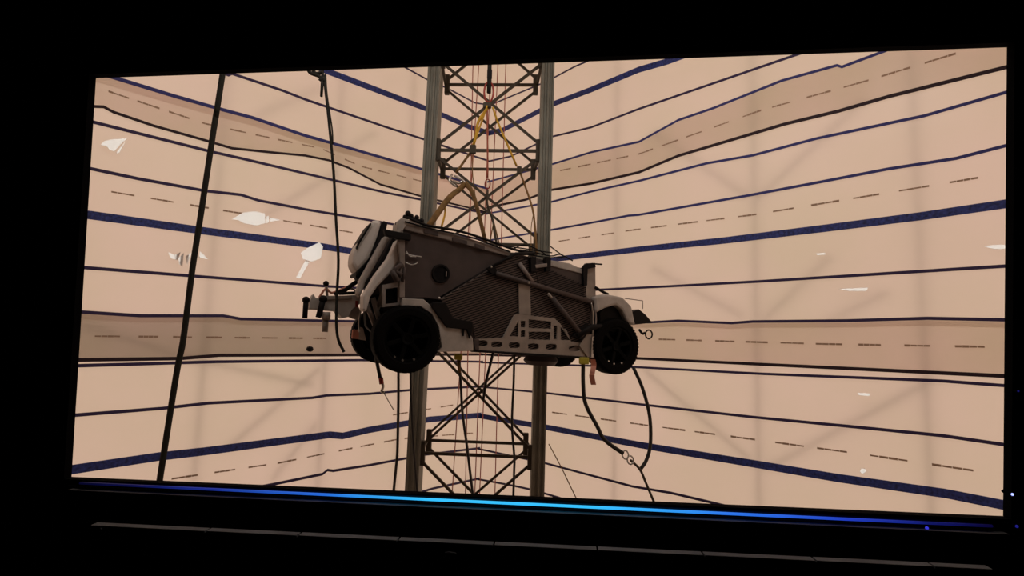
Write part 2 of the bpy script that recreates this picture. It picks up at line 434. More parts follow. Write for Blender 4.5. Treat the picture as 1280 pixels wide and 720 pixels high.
for p_, c in ((.08, (.003, .004, .05, 1)), (.17, (.008, .02, .20, 1)), (.3, (.015, .11, .55, 1)), (.42, (.03, .42, .78, 1)), (.6, (.03, .42, .80, 1)), (.74, (.02, .14, .66, 1)), (.86, (.012, .035, .4, 1)), (.94, (.004, .006, .09, 1))):
    k = e.new(p_); k.color = c
nt.links.new(cr.outputs[0], b.inputs['Emission Color']); b.inputs['Emission Strength'].default_value = 1.3
rod('glow_tube', [pa, (pa + pb) / 2, pb], .0085, m, ls)
bm = bmesh.new(); bar(bm, pa - fn * .02 - Vector((0, 0, .0)), pb - fn * .02, .03, .012, fn); obj('channel', bm, M['ledge'], ls)

for i, (x, y, r, lab) in enumerate(((1265.5, 618, .007, 'tiny bright blue pilot light on the dark wall right of the opening'),
                       (1271, 658, .008, 'faint blue pilot light in the lower right corner beyond the sill end'),
                       (1158.5, 660, .009, 'small blue pilot light on the sill below the right end of the glowing strip'),
                       (1273, 489, .005, 'faint tiny blue pilot light high on the dark wall at the right edge'))):
    e = empty('indicator_light', fw(x, y, .06)); tag(e, lab, 'indicator light', 'blue pilot lights')
    bm = bmesh.new(); bmesh.ops.create_uvsphere(bm, u_segments=12, v_segments=8, radius=r)
    obj('lens', bm, emit('pilot_blue', (.35, .4, 1) if i == 0 else (.05, .05, .8), (2.0, .25, .8, .12)[i]), e, True)
    bm = bmesh.new(); lathe(bm, [(0, r * 1.3), (.06, r * 1.3)], Vector((0, 0, 0)) - fn * .002, -fn, 12); obj('socket', bm, M['bezel'], e)
# two small pale scraps on the dark floor edge
for x, y, lab in ((120, 660, 'small pale scrap lying at the left end of the grey stage edge'), (563, 691.5, 'small pale scrap on the dark face below the grey stage edge')):
    p = fw(x, y, .13); bm = bmesh.new(); prism(bm, [p + fdir * a + Vector((0, 0, c)) for a, c in ((-.035, .0), (-.01, .006), (.03, .002), (.036, -.006), (.0, -.004))], -fn * .012)
    q = obj('scrap', bm, M['trim']); tag(q, lab, 'scrap')

# two unseen lamps added above the opening to light the gleam patches
LP = {}
for k, (c, lab) in enumerate(((Vector((-2.2, 4.3, 10.4)), 'left one of the two lamps added out of view above the opening for the sheet gleams'),
                              (Vector((2.4, 4.1, 10.4)), 'right one of the two lamps added out of view above the opening for the sheet gleams'))):
    z = (Vector((0, 9, 6)) - c).normalized(); a, b_ = frame_of(z); LP[k] = c
    o = empty('gleam_lamp', c); tag(o, lab, 'lamp', 'lamps added for the sheet gleams')
    bm = bmesh.new(); prism(bm, [a * .8 * i + b_ * .6 * j for i, j in ((-1, -1), (1, -1), (1, 1), (-1, 1))], -z * .02)
    obj('lamp_panel', bm, emit('lamp_glow', (1, .95, .86), 8.0), o)
    bm = bmesh.new(); prism(bm, [a * .86 * i + b_ * .66 * j - z * .022 for i, j in ((-1, -1), (1, -1), (1, 1), (-1, 1))], -z * .1); obj('housing', bm, M['dark'], o)
    bm = bmesh.new(); tube(bm, [-z * .1, Vector((-z.x * .1, -z.y * .1, H - c.z))], .03); obj('hanger', bm, M['dark'], o)
def gleam(side, k, polys):  # highlights shaped as tilted glossy patches, aimed to mirror the added lamps
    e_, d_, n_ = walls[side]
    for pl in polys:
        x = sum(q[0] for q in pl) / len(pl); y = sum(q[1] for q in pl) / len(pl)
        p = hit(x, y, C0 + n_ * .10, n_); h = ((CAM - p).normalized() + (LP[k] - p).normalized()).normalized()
        bm = bmesh.new(); prism(bm, [hit(*q, p, h) - C0 for q in pl], -h * .003); obj('sheet_gleam', bm, M['gleam'], e_)
gleam('left', 0, [[(126, 181), (131, 176), (142, 174), (159, 173), (151, 180), (143, 189), (137, 187), (134, 183)], [(152, 182), (157, 177), (149, 191), (145, 192)]])
gleam('left', 1, [[(290, 274), (303, 266), (318, 264), (331, 267), (332, 279), (320, 282), (305, 279), (298, 275)], [(333, 270), (336, 270), (336, 278), (333, 279)], [(337, 272), (351, 275), (338, 277)]])
gleam('left', 0, [[(210, 315), (218, 319), (226, 315), (222, 325), (214, 323)], [(223, 322), (230, 316), (228, 333), (224, 330)], [(232, 320), (239, 316), (234, 331)], [(250, 314), (260, 324), (249, 322)]])
gleam('left', 1, [[(376, 316), (384, 310), (399, 303), (404, 308), (401, 323), (390, 327), (379, 324)], [(382, 325), (387, 327), (375, 348), (370, 347)]])
gleam('right', 1, [[(1048, 361), (1062, 360.5), (1085, 359.5), (1083, 363.5), (1060, 363.5)], [(1230, 308), (1244, 306), (1257, 306), (1257, 311), (1243, 311.5)], [(1072, 491), (1088, 492), (1086, 495), (1074, 494)],
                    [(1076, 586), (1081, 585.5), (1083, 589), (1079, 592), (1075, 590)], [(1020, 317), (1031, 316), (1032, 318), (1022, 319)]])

# ------------------------------------------------------------------ lattice tower
tw = empty('lattice_tower', at(600, 1000, 9.7)); tw.location.z = 0; T0 = tw.location.copy()
tag(tw, 'grey steel lattice tower with four columns and crossed braces behind the hanging vehicle', 'tower')
YF = 9.2; DEP = 1.08
def colline(side):
    if side < 0: a, b = at(541.5, 130, YF + .05), at(518.5, 560, YF + .05)
    else: a, b = at(683.8, 130, YF - .05), at(673, 560, YF - .05)
    d = (b - a) / (b.z - a.z); return lambda z: a + d * (z - a.z)
CL = {-1: colline(-1), 1: colline(1)}
back = Vector((-.05, DEP, 0))
def column(fz, off):
    h, g = .115, .03
    pr = [(-h, -h), (-.07, -h), (-.055, -h + g), (-.015, -h + g), (-.005, -h), (.03, -h), (.04, -h + g), (.075, -h + g), (.085, -h), (h, -h), (h, h), (-h, h)]
    a = fz(0.0) + off - T0; b = fz(H - .05) + off - T0
    bm = bmesh.new(); prism(bm, [a + Vector((x, y, 0)) for x, y in pr], b - a); return obj('column', bm, M['tower'], tw)
for s in (-1, 1):
    column(CL[s], Vector()); column(CL[s], back + Vector((s * .085, 0, 0)))
# levels of the front joints, read at the tower front
def zlev(y): return at(600, y, YF).z
lv = [zlev(y) for y in (-46, 71, 188, 305, 419, 569, 719)]
lv = [zlev(-46) + (lv[1] - lv[2]) * k for k in (2, 1)] + lv + [lv[-1] - (lv[-2] - lv[-1])]
lv = [z for z in lv if z > 0.1]
def P(s, z, off): return CL[s](z) + off - T0 + Vector((-s * .10, 0, 0))
for off in (Vector((0, 0, 0)), back):
    for i, z in enumerate(lv):
        bm = bmesh.new(); bar(bm, P(-1, z, off), P(1, z, off), .05, .05); obj('cross_bar', bm, M['brace'], tw)
        for s in (-1, 1):
            bm = bmesh.new(); c = P(s, z, off) + Vector((-s * .035, 0, 0)); box(bm, c, (.10, .10, .42)); bevel(obj('joint_plate', bm, M['brace'], tw), .01)
        if i + 1 < len(lv):
            z2 = lv[i + 1]
            for s in (-1, 1):
                bm = bmesh.new(); q = Vector((0, s * .035, 0))
                bar(bm, P(s, z - .1, off) + q, P(-s, z2 + .1, off) + q, .045, .045); obj('diagonal_brace', bm, M['brace'], tw)
for s in (-1, 1):
    for i, z in enumerate(lv):
        bm = bmesh.new(); bar(bm, P(s, z, Vector()) , P(s, z, back), .05, .05); obj('side_bar', bm, M['brace'], tw)

# ------------------------------------------------------------------ hanging vehicle
O = at(510, 424, 5.8)
R2 = at(772, 433, 7.06)
ex = (R2 - O).normalized(); ey = Vector((-ex.y, ex.x, 0)).normalized(); ez = ex.cross(ey).normalized()
MV = Matrix(((ex.x, ey.x, ez.x, O.x), (ex.y, ey.y, ez.y, O.y), (ex.z, ey.z, ez.z, O.z), (0, 0, 0, 1))); MI = MV.inverted()
WB = (R2 - O).length; TRACK = 1.72
car = empty('stripped_vehicle'); car.matrix_world = MV
tag(car, 'stripped dark vehicle chassis with four black wheels hanging in front of the steel tower', 'vehicle')
def S(x, y, v=0.): return MI @ hit(x, y, O + ey * v, ey)       # point of the vehicle's long side, v across it
VY = Vector((0, 1, 0))
def plate(name, pts, v, t, m, parent=car, bv=.008, holes=None, label=None):
    if holes:
        cu = bpy.data.curves.new(name, 'CURVE'); cu.dimensions = '2D'; cu.fill_mode = 'BOTH'; cu.extrude = t / 2
        for k, ring in enumerate([pts] + holes):
            s_ = cu.splines.new('POLY'); s_.points.add(len(ring) - 1); s_.use_cyclic_u = True
            for p_, q in zip(s_.points, ring):
                l_ = S(*q, v); p_.co = (l_.x, l_.z, 0, 1)
        tmp = bpy.data.objects.new('tmp', cu); COL.objects.link(tmp)
        me = bpy.data.meshes.new_from_object(tmp.evaluated_get(bpy.context.evaluated_depsgraph_get()))
        bpy.data.objects.remove(tmp); bpy.data.curves.remove(cu)
        for vv in me.vertices: vv.co = Vector((vv.co.x, v + t / 2 - vv.co.z, vv.co.y))
        o = link(name, me, m, parent)
    else:
        bm = bmesh.new(); prism(bm, [S(*q, v) for q in pts], VY * t); o = obj(name, bm, m, parent)
        if bv: bevel(o, bv)
    if label: o['label'] = label
    return o
def srod(name, pts, v, r, m, parent=car, k=0, label=None):
    vs = v if isinstance(v, (list, tuple)) else [v] * len(pts)
    P_ = [S(x, y, b) for (x, y), b in zip(pts, vs)]
    if k: P_ = spline(P_, k)
    o = rod(name, P_, r, m, parent)
    if label: o['label'] = label
    return o
def ball(name, x, y, v, r, m, parent=car):
    bm = bmesh.new(); bmesh.ops.create_uvsphere(bm, u_segments=12, v_segments=8, radius=r)
    bmesh.ops.translate(bm, verts=bm.verts, vec=S(x, y, v)); return obj(name, bm, m, parent, True)

# wheels
def wheel(c, sgn, r=.385):
    wd = .25
    ax = Vector((0, sgn, 0))                 # outward to inward
    e = empty('wheel', c); e.parent = car
    bm = bmesh.new()
    rings = [(0.03, r * .66), (.0, r * .72), (.0, r * .9), (.02, r * .97), (.05, r), (wd - .05, r), (wd - .02, r * .97), (wd, r * .9), (wd, r * .72), (wd - .03, r * .66)]
    lathe(bm, rings, Vector(), ax, 48, False); o = obj('tyre', bm, M['rubber'], e, False)
    bm = bmesh.new()
    for k in range(48):
        a = 2 * math.pi * k / 48
        for j, h in enumerate((.05, .125, .2)):
            t_ = a + (.5 if j == 1 else 0) * 2 * math.pi / 48
            box(bm, (math.cos(t_) * (r - .010), sgn * h, math.sin(t_) * (r - .010)), (.016, .06, .03), Matrix.Rotation(-t_, 3, 'Y'))
    tb = obj('tread_blocks', bm, M['rubber'], e); tb['kind'] = 'stuff'
    bm = bmesh.new(); lathe(bm, [(.02, r * .70), (.02, r * .62), (.07, r * .58), (.2, r * .56), (.21, r * .1), (.2, r * .02)], Vector(), ax, 40, False); obj('rim', bm, M['rim'], e, False)
    for k in range(6):
        a = 2 * math.pi * (k + .25) / 6; bm = bmesh.new()
        d_ = Vector((math.cos(a), 0, math.sin(a)))
        bar(bm, ax * .05 + d_ * .05, ax * .035 + d_ * r * .62, .05, .03, VY); bevel(obj('spoke', bm, M['rim'], e), .006)
    bm = bmesh.new(); lathe(bm, [(.02, .035), (.01, .06), (.04, .075), (.12, .08)], Vector(), ax, 24); obj('hub', bm, M['rim'], e)
    for k, a in enumerate((-2.15, -1.75, -1.2)):
        bm = bmesh.new(); d_ = Vector((math.cos(a), 0, math.sin(a)))
        lathe(bm, [(.0, .012), (.03, .016)], ax * .012 + d_ * r * .63, ax, 10); obj('rim_bolt', bm, M['silver'], e)
    return e
wheel(Vector((0, 0, 0)), 1); wheel(Vector((WB, 0, 0)), 1)
wheel(Vector((0.0, TRACK, 0.02)), -1); wheel(Vector((WB, TRACK, 0)), -1)
for u in (0, WB):
    bm = bmesh.new(); tube(bm, [(u, .15, 0), (u, TRACK - .15, 0)], .05, 12); o = obj('axle', bm, M['dark'], car, True)
    bm = bmesh.new(); box(bm, (u, TRACK / 2, 0.02), (.24, .34, .24)); bevel(obj('axle_housing', bm, M['midgrey'], car), .06, 3)

# near side
side_pts = [(503, 284), (560, 291), (639, 316), (668, 322), (690, 327), (742, 338), (744, 366), (743, 405), (735, 444), (595, 434), (590, 420), (590, 402), (568, 398), (556, 376), (531, 372), (505, 373), (501, 360), (503, 330)]
plate('side_panel', side_pts, .14, .03, M['body'])
# panel of fine ribs
rp = [(551, 374), (612, 336), (640, 319), (668, 328), (700, 343), (737, 360), (737, 441), (596, 433), (591, 403), (568, 398)]
e_rp = plate('ribbed_panel', rp, .122, .018, M['rib'], bv=.003)
bm = bmesh.new()
def clip(a, b, poly):                       # longest part of a-b inside the outline
    ts = []
    for p, q in zip(poly, poly[1:] + poly[:1]):
        d1 = (b[0] - a[0], b[1] - a[1]); d2 = (q[0] - p[0], q[1] - p[1]); den = d1[0] * d2[1] - d1[1] * d2[0]
        if abs(den) < 1e-9: continue
        t = ((p[0] - a[0]) * d2[1] - (p[1] - a[1]) * d2[0]) / den; u = ((p[0] - a[0]) * d1[1] - (p[1] - a[1]) * d1[0]) / den
        if 0 <= u <= 1: ts.append(t)
    ts.sort(); return ts
rl = [(S(x, y, .122).x, S(x, y, .122).z) for x, y in rp]
u0_, u1_ = min(p[0] for p in rl), max(p[0] for p in rl)
z = min(p[1] for p in rl) - .6
while z < max(p[1] for p in rl) + .2:
    a, b = (u0_, z), (u1_, z + (u1_ - u0_) * .36); ts = clip(a, b, rl)
    for t0, t1 in zip(ts[::2], ts[1::2]):
        if t1 - t0 > .01:
            p = [Vector((a[0] + (b[0] - a[0]) * t, .118, a[1] + (b[1] - a[1]) * t)) for t in (t0, t1)]
            bar(bm, p[0], p[1], .012, .013, VY)
    z += .030
o = obj('ribs', bm, M['dark'], e_rp); o['kind'] = 'stuff'; o['label'] = 'fine dark ribs'
# pressed frame with windows and oval holes
def oval(x, y, rx, ry, n=14): return [(x + rx * math.copysign(abs(math.cos(t)) ** .6, math.cos(t)), y + ry * math.copysign(abs(math.sin(t)) ** .6, math.sin(t))) for t in [2 * math.pi * i / n for i in range(n)]]
holes = [[(637, 420), (648, 401), (648, 420.5)], [(651, 401), (656.5, 401), (656.5, 409), (651, 409)], [(651, 413), (656.5, 413), (656.5, 421), (651, 421)],
         [(661, 399), (689, 402), (689, 411), (661, 410)], [(661, 414.5), (688, 415), (688, 425), (661, 424)], [(692, 407), (696.5, 407), (696.5, 424), (692, 424)],
         [(701, 409), (708, 412), (713, 425), (701, 425)]] + [oval(x, y, 7, 3.7) for x, y in ((602.5, 429), (621, 430.5), (643, 431.5), (666.7, 433), (689, 433.5), (718, 435.5))]
plate('pressed_frame', [(591, 424), (629, 422), (643, 394), (647, 392.5), (693, 398), (700, 404), (714, 427), (729, 429), (734, 446), (700, 444), (592, 438)], .085, .03, M['frame'], holes=holes, label='grey pressed frame pierced by windows and ovals')
plate('upright_strip', [(648, 354), (663, 356), (664, 395), (649, 393)], .095, .02, M['frame'])
plate('sill_strip', [(590, 437), (735, 446), (735, 449), (590, 440)], .07, .06, M['dark'])
# porthole
e = empty('porthole', S(551, 342, .135)); e.parent = car
bm = bmesh.new(); lathe(bm, [(0, .092), (-.02, .088), (-.02, .108), (.0, .116), (.01, .116)], Vector(), VY, 28); obj('ring', bm, M['dark'], e)
bm = bmesh.new(); lathe(bm, [(-.004, .088), (.0, .09)], Vector(), VY, 28); obj('cover', bm, M['black'], e)
bm = bmesh.new(); box(bm, (.062, -.02, .0), (.014, .012, .06)); bevel(obj('latch', bm, M['midgrey'], e), .004)
# rails and top edge
plate('top_rail', [(506, 279), (560, 290), (637, 313), (638, 321), (560, 300), (506, 287)], .11, .06, M['midgrey'], label='worn grey top rail')
for a, b, ya, yb in ((530, 548, 291, 295), (566, 584, 301, 306), (594, 606, 309, 313)):
    plate('rail_clip', [(a, ya - 5), (b, yb - 5), (b, yb), (a, ya)], .098, .015, M['body'], bv=.003)
srod('edge_cable', [(512, 273), (535, 282), (575, 289), (612, 301), (640, 311), (668, 318)], .1, .016, M['dark'], k=4)
srod('edge_cable', [(506, 277), (540, 286), (590, 297), (638, 315)], .09, .009, M['dark'], k=4)
plate('upper_panel', [(668, 327), (690, 329), (731, 341), (731, 371), (700, 364), (672, 352)], .115, .03, M['body'])
plate('top_strip', [(688, 325), (712, 329), (731, 338), (731, 343), (688, 332)], .10, .06, M['ltgrey'], label='pale strip along the rear top edge')
# braces
srod('brace_tube', [(620, 342), (661, 354), (741, 378)], .075, .033, M['body'])
srod('brace_tube', [(690, 372), (728, 420)], .06, .036, M['body'])
srod('brace_tube', [(649, 329), (665, 352)], .10, .03, M['rib'])
srod('rod_end', [(685, 367), (691, 374)], .05, .02, M['frame'])
srod('brace_rod', [(548, 373), (614, 333)], .09, .011, M['dark'])
srod('brace_rod', [(614, 334), (645, 317), (668, 317)], .085, .020, M['dark'])
for x, y in ((549, 372.5), (614, 333.5), (661, 353.5)): ball('bolt', x, y, .045, .016, M['silver'])
plate('brace_bracket', [(608, 335), (618, 330), (624, 344), (614, 342)], .07, .03, M['dark'], bv=.004)
plate('brace_bracket', [(716, 420), (734, 404), (741, 410), (728, 425)], .05, .05, M['dark'], bv=.004)
# column clamps at the rear top edge
for x, y0, y1 in ((667, 321, 340), (685.5, 322, 339)):
    plate('edge_clamp', [(x - 3.5, y0), (x + 3.5, y0), (x + 2.8, y1), (x - 2.8, y1)], .06, .07, M['dark'], bv=.004)
plate('clamp_plate', [(669, 331), (684, 329), (684, 333.5), (670, 335)], .055, .03, M['midgrey'], bv=.004)
for pts in ([(640, 312), (655, 306), (672, 312), (682, 318)], [(650, 312), (666, 315), (688, 320), (700, 318), (712, 324)], [(630, 307), (650, 310), (690, 316)],
            [(688, 308), (700, 317), (716, 326)], [(635, 309), (660, 318), (690, 322), (706, 321)]):
    srod('loose_wire', pts, [.3, .2, .1, .1, .1][:len(pts)], .008, M['dark'], k=4)
# corner post with clamp
plate('corner_post', [(731, 335), (744.5, 333), (745, 374), (738, 378), (733, 374)], .11, .12, M['frame'])
plate('post_clamp', [(729, 334), (733, 329), (744, 328.5), (745, 334), (735, 336), (734, 357), (730, 357)], .06, .05, M['dark'], bv=.004)
srod('clamp_pin', [(740, 329.5), (752.5, 330.5)], .07, .011, M['dark'])
srod('stay_strut', [(744, 359), (752, 364), (760, 368)], .1, .02, M['dark'])
# lower rear gear
srod('rear_hose', [(739, 378), (741, 395), (740, 430)], .06, .012, M['silver'], k=4)
srod('rear_hose', [(744, 384), (745, 400), (744, 412)], .05, .012, M['midgrey'], k=4)
plate('rear_bracket', [(724, 432), (733, 418), (750, 416), (750, 428), (744, 446), (735, 447)], .06, .10, M['frame'])
plate('rear_clevis', [(740, 421), (746, 420), (745, 447), (739, 447)], .035, .03, M['silver'], bv=.004)
srod('drive_shaft', [(722, 420), (738, 409), (757, 408)], .05, .04, M['dark'])
bm = bmesh.new(); c = S(676, 448, .5); lathe(bm, [(.05, .20), (-.03, .24), (-.09, .19)], c, Vector((0, 0, 1)), 28); obj('skid_drum', bm, M['body'], car)
# front wheel arch and lower front
plate('wheel_arch', [(503, 373), (529.5, 374), (539.5, 383), (561, 408.6), (581, 409.5), (584.6, 412), (591, 423), (592, 438.5), (547, 440), (552, 434), (548.5, 408.6), (539.5, 392), (525, 382.5), (502.5, 382.5)], .06, .2, M['ltgrey'], label='pale grey wheel arch')
plate('arch_bracket', [(541, 378), (557.5, 378), (566.6, 398), (591, 402), (591, 412), (587.5, 424), (584, 412), (559, 409.5), (539.5, 383)], .03, .08, M['dark'])
plate('small_tab', [(577.5, 411), (580.5, 411), (580, 420), (578, 420)], .045, .02, M['dark'], bv=.002)
plate('step_bracket', [(592, 424), (599, 424), (599, 437), (594, 437)], .06, .03, M['body'], bv=.004)
# upright frame above the front wheel
plate('front_frame', [(479, 356), (499, 352), (503, 356), (502, 381), (478, 384)], .12, .07, M['midgrey'], holes=[[(482, 361), (498, 359), (498, 378), (482, 380)]])
plate('front_cavity', [(480, 358), (502, 356), (502, 382), (480, 384)], .22, .05, M['dark'], bv=0)
plate('front_upright', [(497, 292), (503, 284), (506, 300), (506, 372), (499, 372), (500, 330)], .10, .08, M['midgrey'])
# slanting fenders and bolster
plate('fender', [(497, 298), (499.5, 326), (486, 344), (472, 358), (463, 371), (458, 390), (453, 388), (454, 370), (470, 343), (486, 322), (492, 310)], .16, .22, M['white'], bv=.03, label='long pale curved fender')
plate('fender', [(482, 293), (488, 297), (470, 331), (456, 358), (450, 372), (446, 366), (452, 347), (468, 318)], .42, .2, M['ltgrey'], bv=.03)
plate('fender_seam', [(478, 290), (483, 293), (466, 322), (449, 352), (444, 345), (460, 324)], .65, .2, M['dark'], bv=.02)
plate('fender_seam', [(491, 296), (496, 300), (490, 318), (470, 345), (455, 366), (457, 352), (480, 320)], .40, .06, M['dark'], bv=.01)
plate('cushion', [(466, 274), (478, 275.5), (473, 294), (461, 325), (446, 341), (439.5, 329), (441.5, 315), (447.5, 303)], .60, .40, M['white'], bv=.045, label='large rounded off-white cushion')
plate('cushion_edging', [(463, 278), (464.5, 280), (450, 304), (446.5, 312), (445, 310), (448.5, 301)], .58, .46, M['dark'], bv=.006)
plate('cushion_edging', [(479, 275), (485, 278), (482, 292), (474, 309), (464, 328), (447, 345), (444, 341), (460, 327), (473, 296)], .6, .5, M['dark'], bv=.02)
plate('hinge_arm', [(480, 286), (500, 290), (514, 292), (514, 300), (500, 299), (482, 294)], .06, .08, M['dark'])
plate('front_cap', [(497, 277), (502, 272), (520, 277), (528, 283), (508, 281), (501, 292), (496, 290)], .10, .25, M['ltgrey'])
# control cluster on the front top corner
for x, y, r in ((510, 267, .035), (514, 270, .03), (506, 271, .025), (521, 272, .03), (527, 276, .03), (497, 280, .03)): ball('valve', x, y, .2, r, M['dark'])
srod('valve_pipe', [(504, 273), (512, 272), (524, 276), (530, 281)], .2, .022, M['dark'], k=4)
srod('valve_pipe', [(520, 276), (521, 269)], .2, .014, M['dark'])
for pts in ([(507, 316), (514, 319), (527, 321)], [(506, 328), (515, 331), (521, 329), (522, 327)], [(508, 314), (512, 320), (520, 321)]):
    srod('pale_wire', pts, .11, .006, M['silver'], k=5)
for pts, r in (([(503, 330), (494, 338), (502, 344)], .03), ([(490, 338), (497, 352)], .035), ([(506, 334), (503, 352)], .02)):
    srod('damper', pts, .1, r, M['body'], k=3)
for pts in ([(475, 352), (478, 368), (470, 390)], [(466, 372), (474, 400)], [(458, 380), (470, 410)]):
    srod('suspension_arm', pts, [.3, .3, .35][:len(pts)], .03, M['midgrey'])
plate('knuckle', [(455, 372), (478, 366), (480, 395), (470, 420), (458, 408)], .5, .15, M['dark'])
plate('front_bulkhead', [(459, 300), (500, 292), (498, 410), (462, 410)], .75, .25, M['body'])
# gear carried ahead of the front axle
gear = plate('gear_block', [(387, 376), (391.6, 367), (395, 372.5), (407, 371), (450, 368), (452, 378), (440, 388), (436, 396), (428, 398), (420, 388.5), (387, 386)], .9, .3, M['ltgrey'], label='grey block carried ahead of the front')
plate('gear_plate', [(405, 370), (440, 369), (440, 373), (405, 375)], .88, .05, M['frame'], gear, .004)
for (a, b), r in ((((382.5, 375), (381, 398)), .03), (((404, 374), (398, 397)), .034)):
    srod('gear_leg', [a, b], .86, r, M['dark'], gear); ball('knob', a[0], a[1], .86, r * 1.45, M['dark'], gear)
srod('gear_cylinder', [(408, 390), (407.5, 400)], .88, .05, M['frame'], gear); srod('gear_plunger', [(407, 400), (406, 415)], .88, .035, M['midgrey'], gear)
srod('gear_cylinder', [(421, 388), (421, 395)], .86, .012, M['dark'], gear)
ball('gear_knob', 407.5, 354.5, .95, .035, M['dark'], gear); srod('gear_pipe', [(407.5, 354), (409, 370)], .95, .016, M['midgrey'], gear)
srod('gear_pipe', [(399, 372), (407, 361), (414, 366), (424, 363), (433, 359)], .95, .014, M['redrag'], gear, 3)
srod('gear_pipe', [(418, 368), (432, 362), (446, 352)], .95, .028, M['dark'], gear); srod('gear_pipe', [(424, 367), (448, 366)], .92, .02, M['dark'], gear)
srod('gear_pipe', [(428, 363), (440, 361), (446, 366)], .97, .012, M['silver'], gear, 3)
plate('hub_plate', [(430, 383), (446, 378), (452, 392), (447, 400), (440, 398), (431, 393)], 1.0, .08, M['ltgrey'])
plate('hub_plate', [(441, 412), (449, 412), (449, 424), (440, 423)], 1.2, .06, M['redrag'])
plate('hub_plate', [(449, 408), (454, 410), (458, 426), (448, 424)], 1.2, .05, M['ltgrey'])
srod('brake_line', [(452, 383), (449, 400), (449, 415)], .8, .012, M['silver'], k=3)
plate('red_tab', [(444.5, 376), (448, 376), (448, 384), (444.5, 384)], .86, .03, M['redsteel'], bv=.003)
# rear fender, tail wedge, tow ring
plate('rear_fender', [(743, 371), (759, 367.5), (779, 371.5), (790, 383), (795, 407), (785.5, 403), (778, 387), (770, 381), (757, 385), (746, 391)], .02, .32, M['ltgrey'], bv=.03, label='pale rear fender')
plate('fender_liner', [(750, 390), (760, 382), (771, 379), (779, 385), (786, 402), (786, 415), (750, 415)], .12, .2, M['dark'])
plate('tail_wedge', [(790, 390), (799, 386.5), (807, 393), (816, 403.5), (792, 406)], .05, .35, M['dark'], label='black pointed tail piece')
srod('thin_frame', [(781, 373), (803.5, 376), (803.5, 386)], .1, .006, M['midgrey'])
cr_ = S(811, 418, .1); rg = bmesh.new(); tube(rg, [cr_ + Vector((math.cos(t), 0, math.sin(t))) * .062 for t in [2 * math.pi * i / 20 for i in range(20)]], .011, 8, 1, True); obj('tow_ring', rg, M['dark'], car, True)
srod('ring_link', [(799, 412), (803, 417), (806, 416)], .1, .018, M['dark'], k=3)
# body seen from other sides: floor, far side, ends, deck, cross beams
loc = lambda x, y, v: S(x, y, v)
uL, uR = .05, S(742, 340, .14).x; zT = S(503, 284, .14).z; zTr = S(742, 338, .14).z; zB = S(600, 436, .14).z
bm = bmesh.new(); prism(bm, [(.45, .17, zB), (uR - .3, .17, zB), (uR - .3, TRACK - .17, zB), (.45, TRACK - .17, zB)], Vector((0, 0, .05))); obj('floor_pan', bm, M['body'], car)
bm = bmesh.new(); prism(bm, [(.42, TRACK - .17, zB), (uR, TRACK - .17, zB), (uR, TRACK - .17, zTr), (.03, TRACK - .17, zT), (.03, TRACK - .17, .45), (.4, TRACK - .17, .4), (.55, TRACK - .17, .1)], VY * .03); obj('far_side_panel', bm, M['body'], car)
bm = bmesh.new(); prism(bm, [(.1, .2, zT - .10), (uR, .2, zTr - .10), (uR, TRACK - .2, zTr - .10), (.1, TRACK - .2, zT - .10)], Vector((0, 0, .03))); obj('deck', bm, M['midgrey'], car)
for f in (.08, .36, .64, .92):
    u = .05 + (uR - .1) * f; zz = zT + (zTr - zT) * f - .06
    bm = bmesh.new(); bar(bm, (u, .18, zz), (u, TRACK - .16, zz), .06, .06); obj('cross_beam', bm, M['dark'], car)
bm = bmesh.new(); prism(bm, [(uR, .17, zB + .1), (uR, TRACK - .17, zB + .1), (uR, TRACK - .17, zTr), (uR, .17, zTr)], Vector((.03, 0, 0))); obj('rear_bulkhead', bm, M['body'], car)
for v in (.35, TRACK - .35):
    bm = bmesh.new(); bar(bm, (-.1, v, .02), (WB + .15, v, .02), .08, .12); obj('chassis_rail', bm, M['dark'], car)
car_up = lambda x, y, v: MV @ S(x, y, v)

# ------------------------------------------------------------------ lifting sling
AP = at(609, 132, 7.0)
sl = empty('lifting_sling', AP); tag(sl, 'lifting sling of yellow and tan straps below a red shackle above the vehicle', 'sling')
def strap(name, pts, r, m, flat=.35, k=4, label=None):
    o = rod(name, spline([p - AP for p in pts], k), r, m, sl, True, flat)
    if label: o['label'] = label
    return o
top = at(612, 84, 7.0); ctop = Vector((top.x, top.y, H - .02))
strap('hoist_rope', [at(612, 100, 7.0), top, ctop], .03, M['rope'], 1.)
bm = bmesh.new(); box(bm, at(612, 93, 7.0) - AP, (.07, .06, .14)); bevel(obj('hook_block', bm, M['dark'], sl), .015)
c = at(611, 115, 7.0) - AP
bm = bmesh.new(); tube(bm, [c + Vector((math.cos(t) * .065, 0, math.sin(t) * .15)) for t in [2 * math.pi * i / 24 for i in range(24)]], .014, 8, 1, True); obj('shackle', bm, M['redsteel'], sl, True)
bm = bmesh.new(); box(bm, Vector((0, 0, 0)), (.12, .06, .09)); bevel(obj('master_link', bm, M['brace'], sl), .02)
strap('strap', [at(609, 133, 6.98), at(600, 158, 6.95), at(592, 182, 6.9)], .034, M['yellow'])
strap('strap', [at(611, 133, 7.0), at(598, 152, 6.95), at(595, 170, 6.9), at(589, 190, 6.9)], .02, M['yellow'])
bm = bmesh.new(); box(bm, at(591, 187, 6.88) - AP, (.09, .05, .13)); bevel(obj('ratchet_buckle', bm, M['brace'], sl), .015)
strap('thin_strap', [at(590, 188, 6.9), at(580, 202, 6.85), at(570, 216, 6.8)], .017, M['olive'])
strap('thin_strap', [at(590, 190, 6.9), at(591, 220, 6.7), at(594, 245, 6.6), at(597, 270, 6.5)], .017, M['olive'])
strap('wide_strap', [at(582, 229, 6.7), at(590, 240, 6.6), at(597, 262, 6.5), car_up(607, 303, .22)], .036, M['olive'], .4)
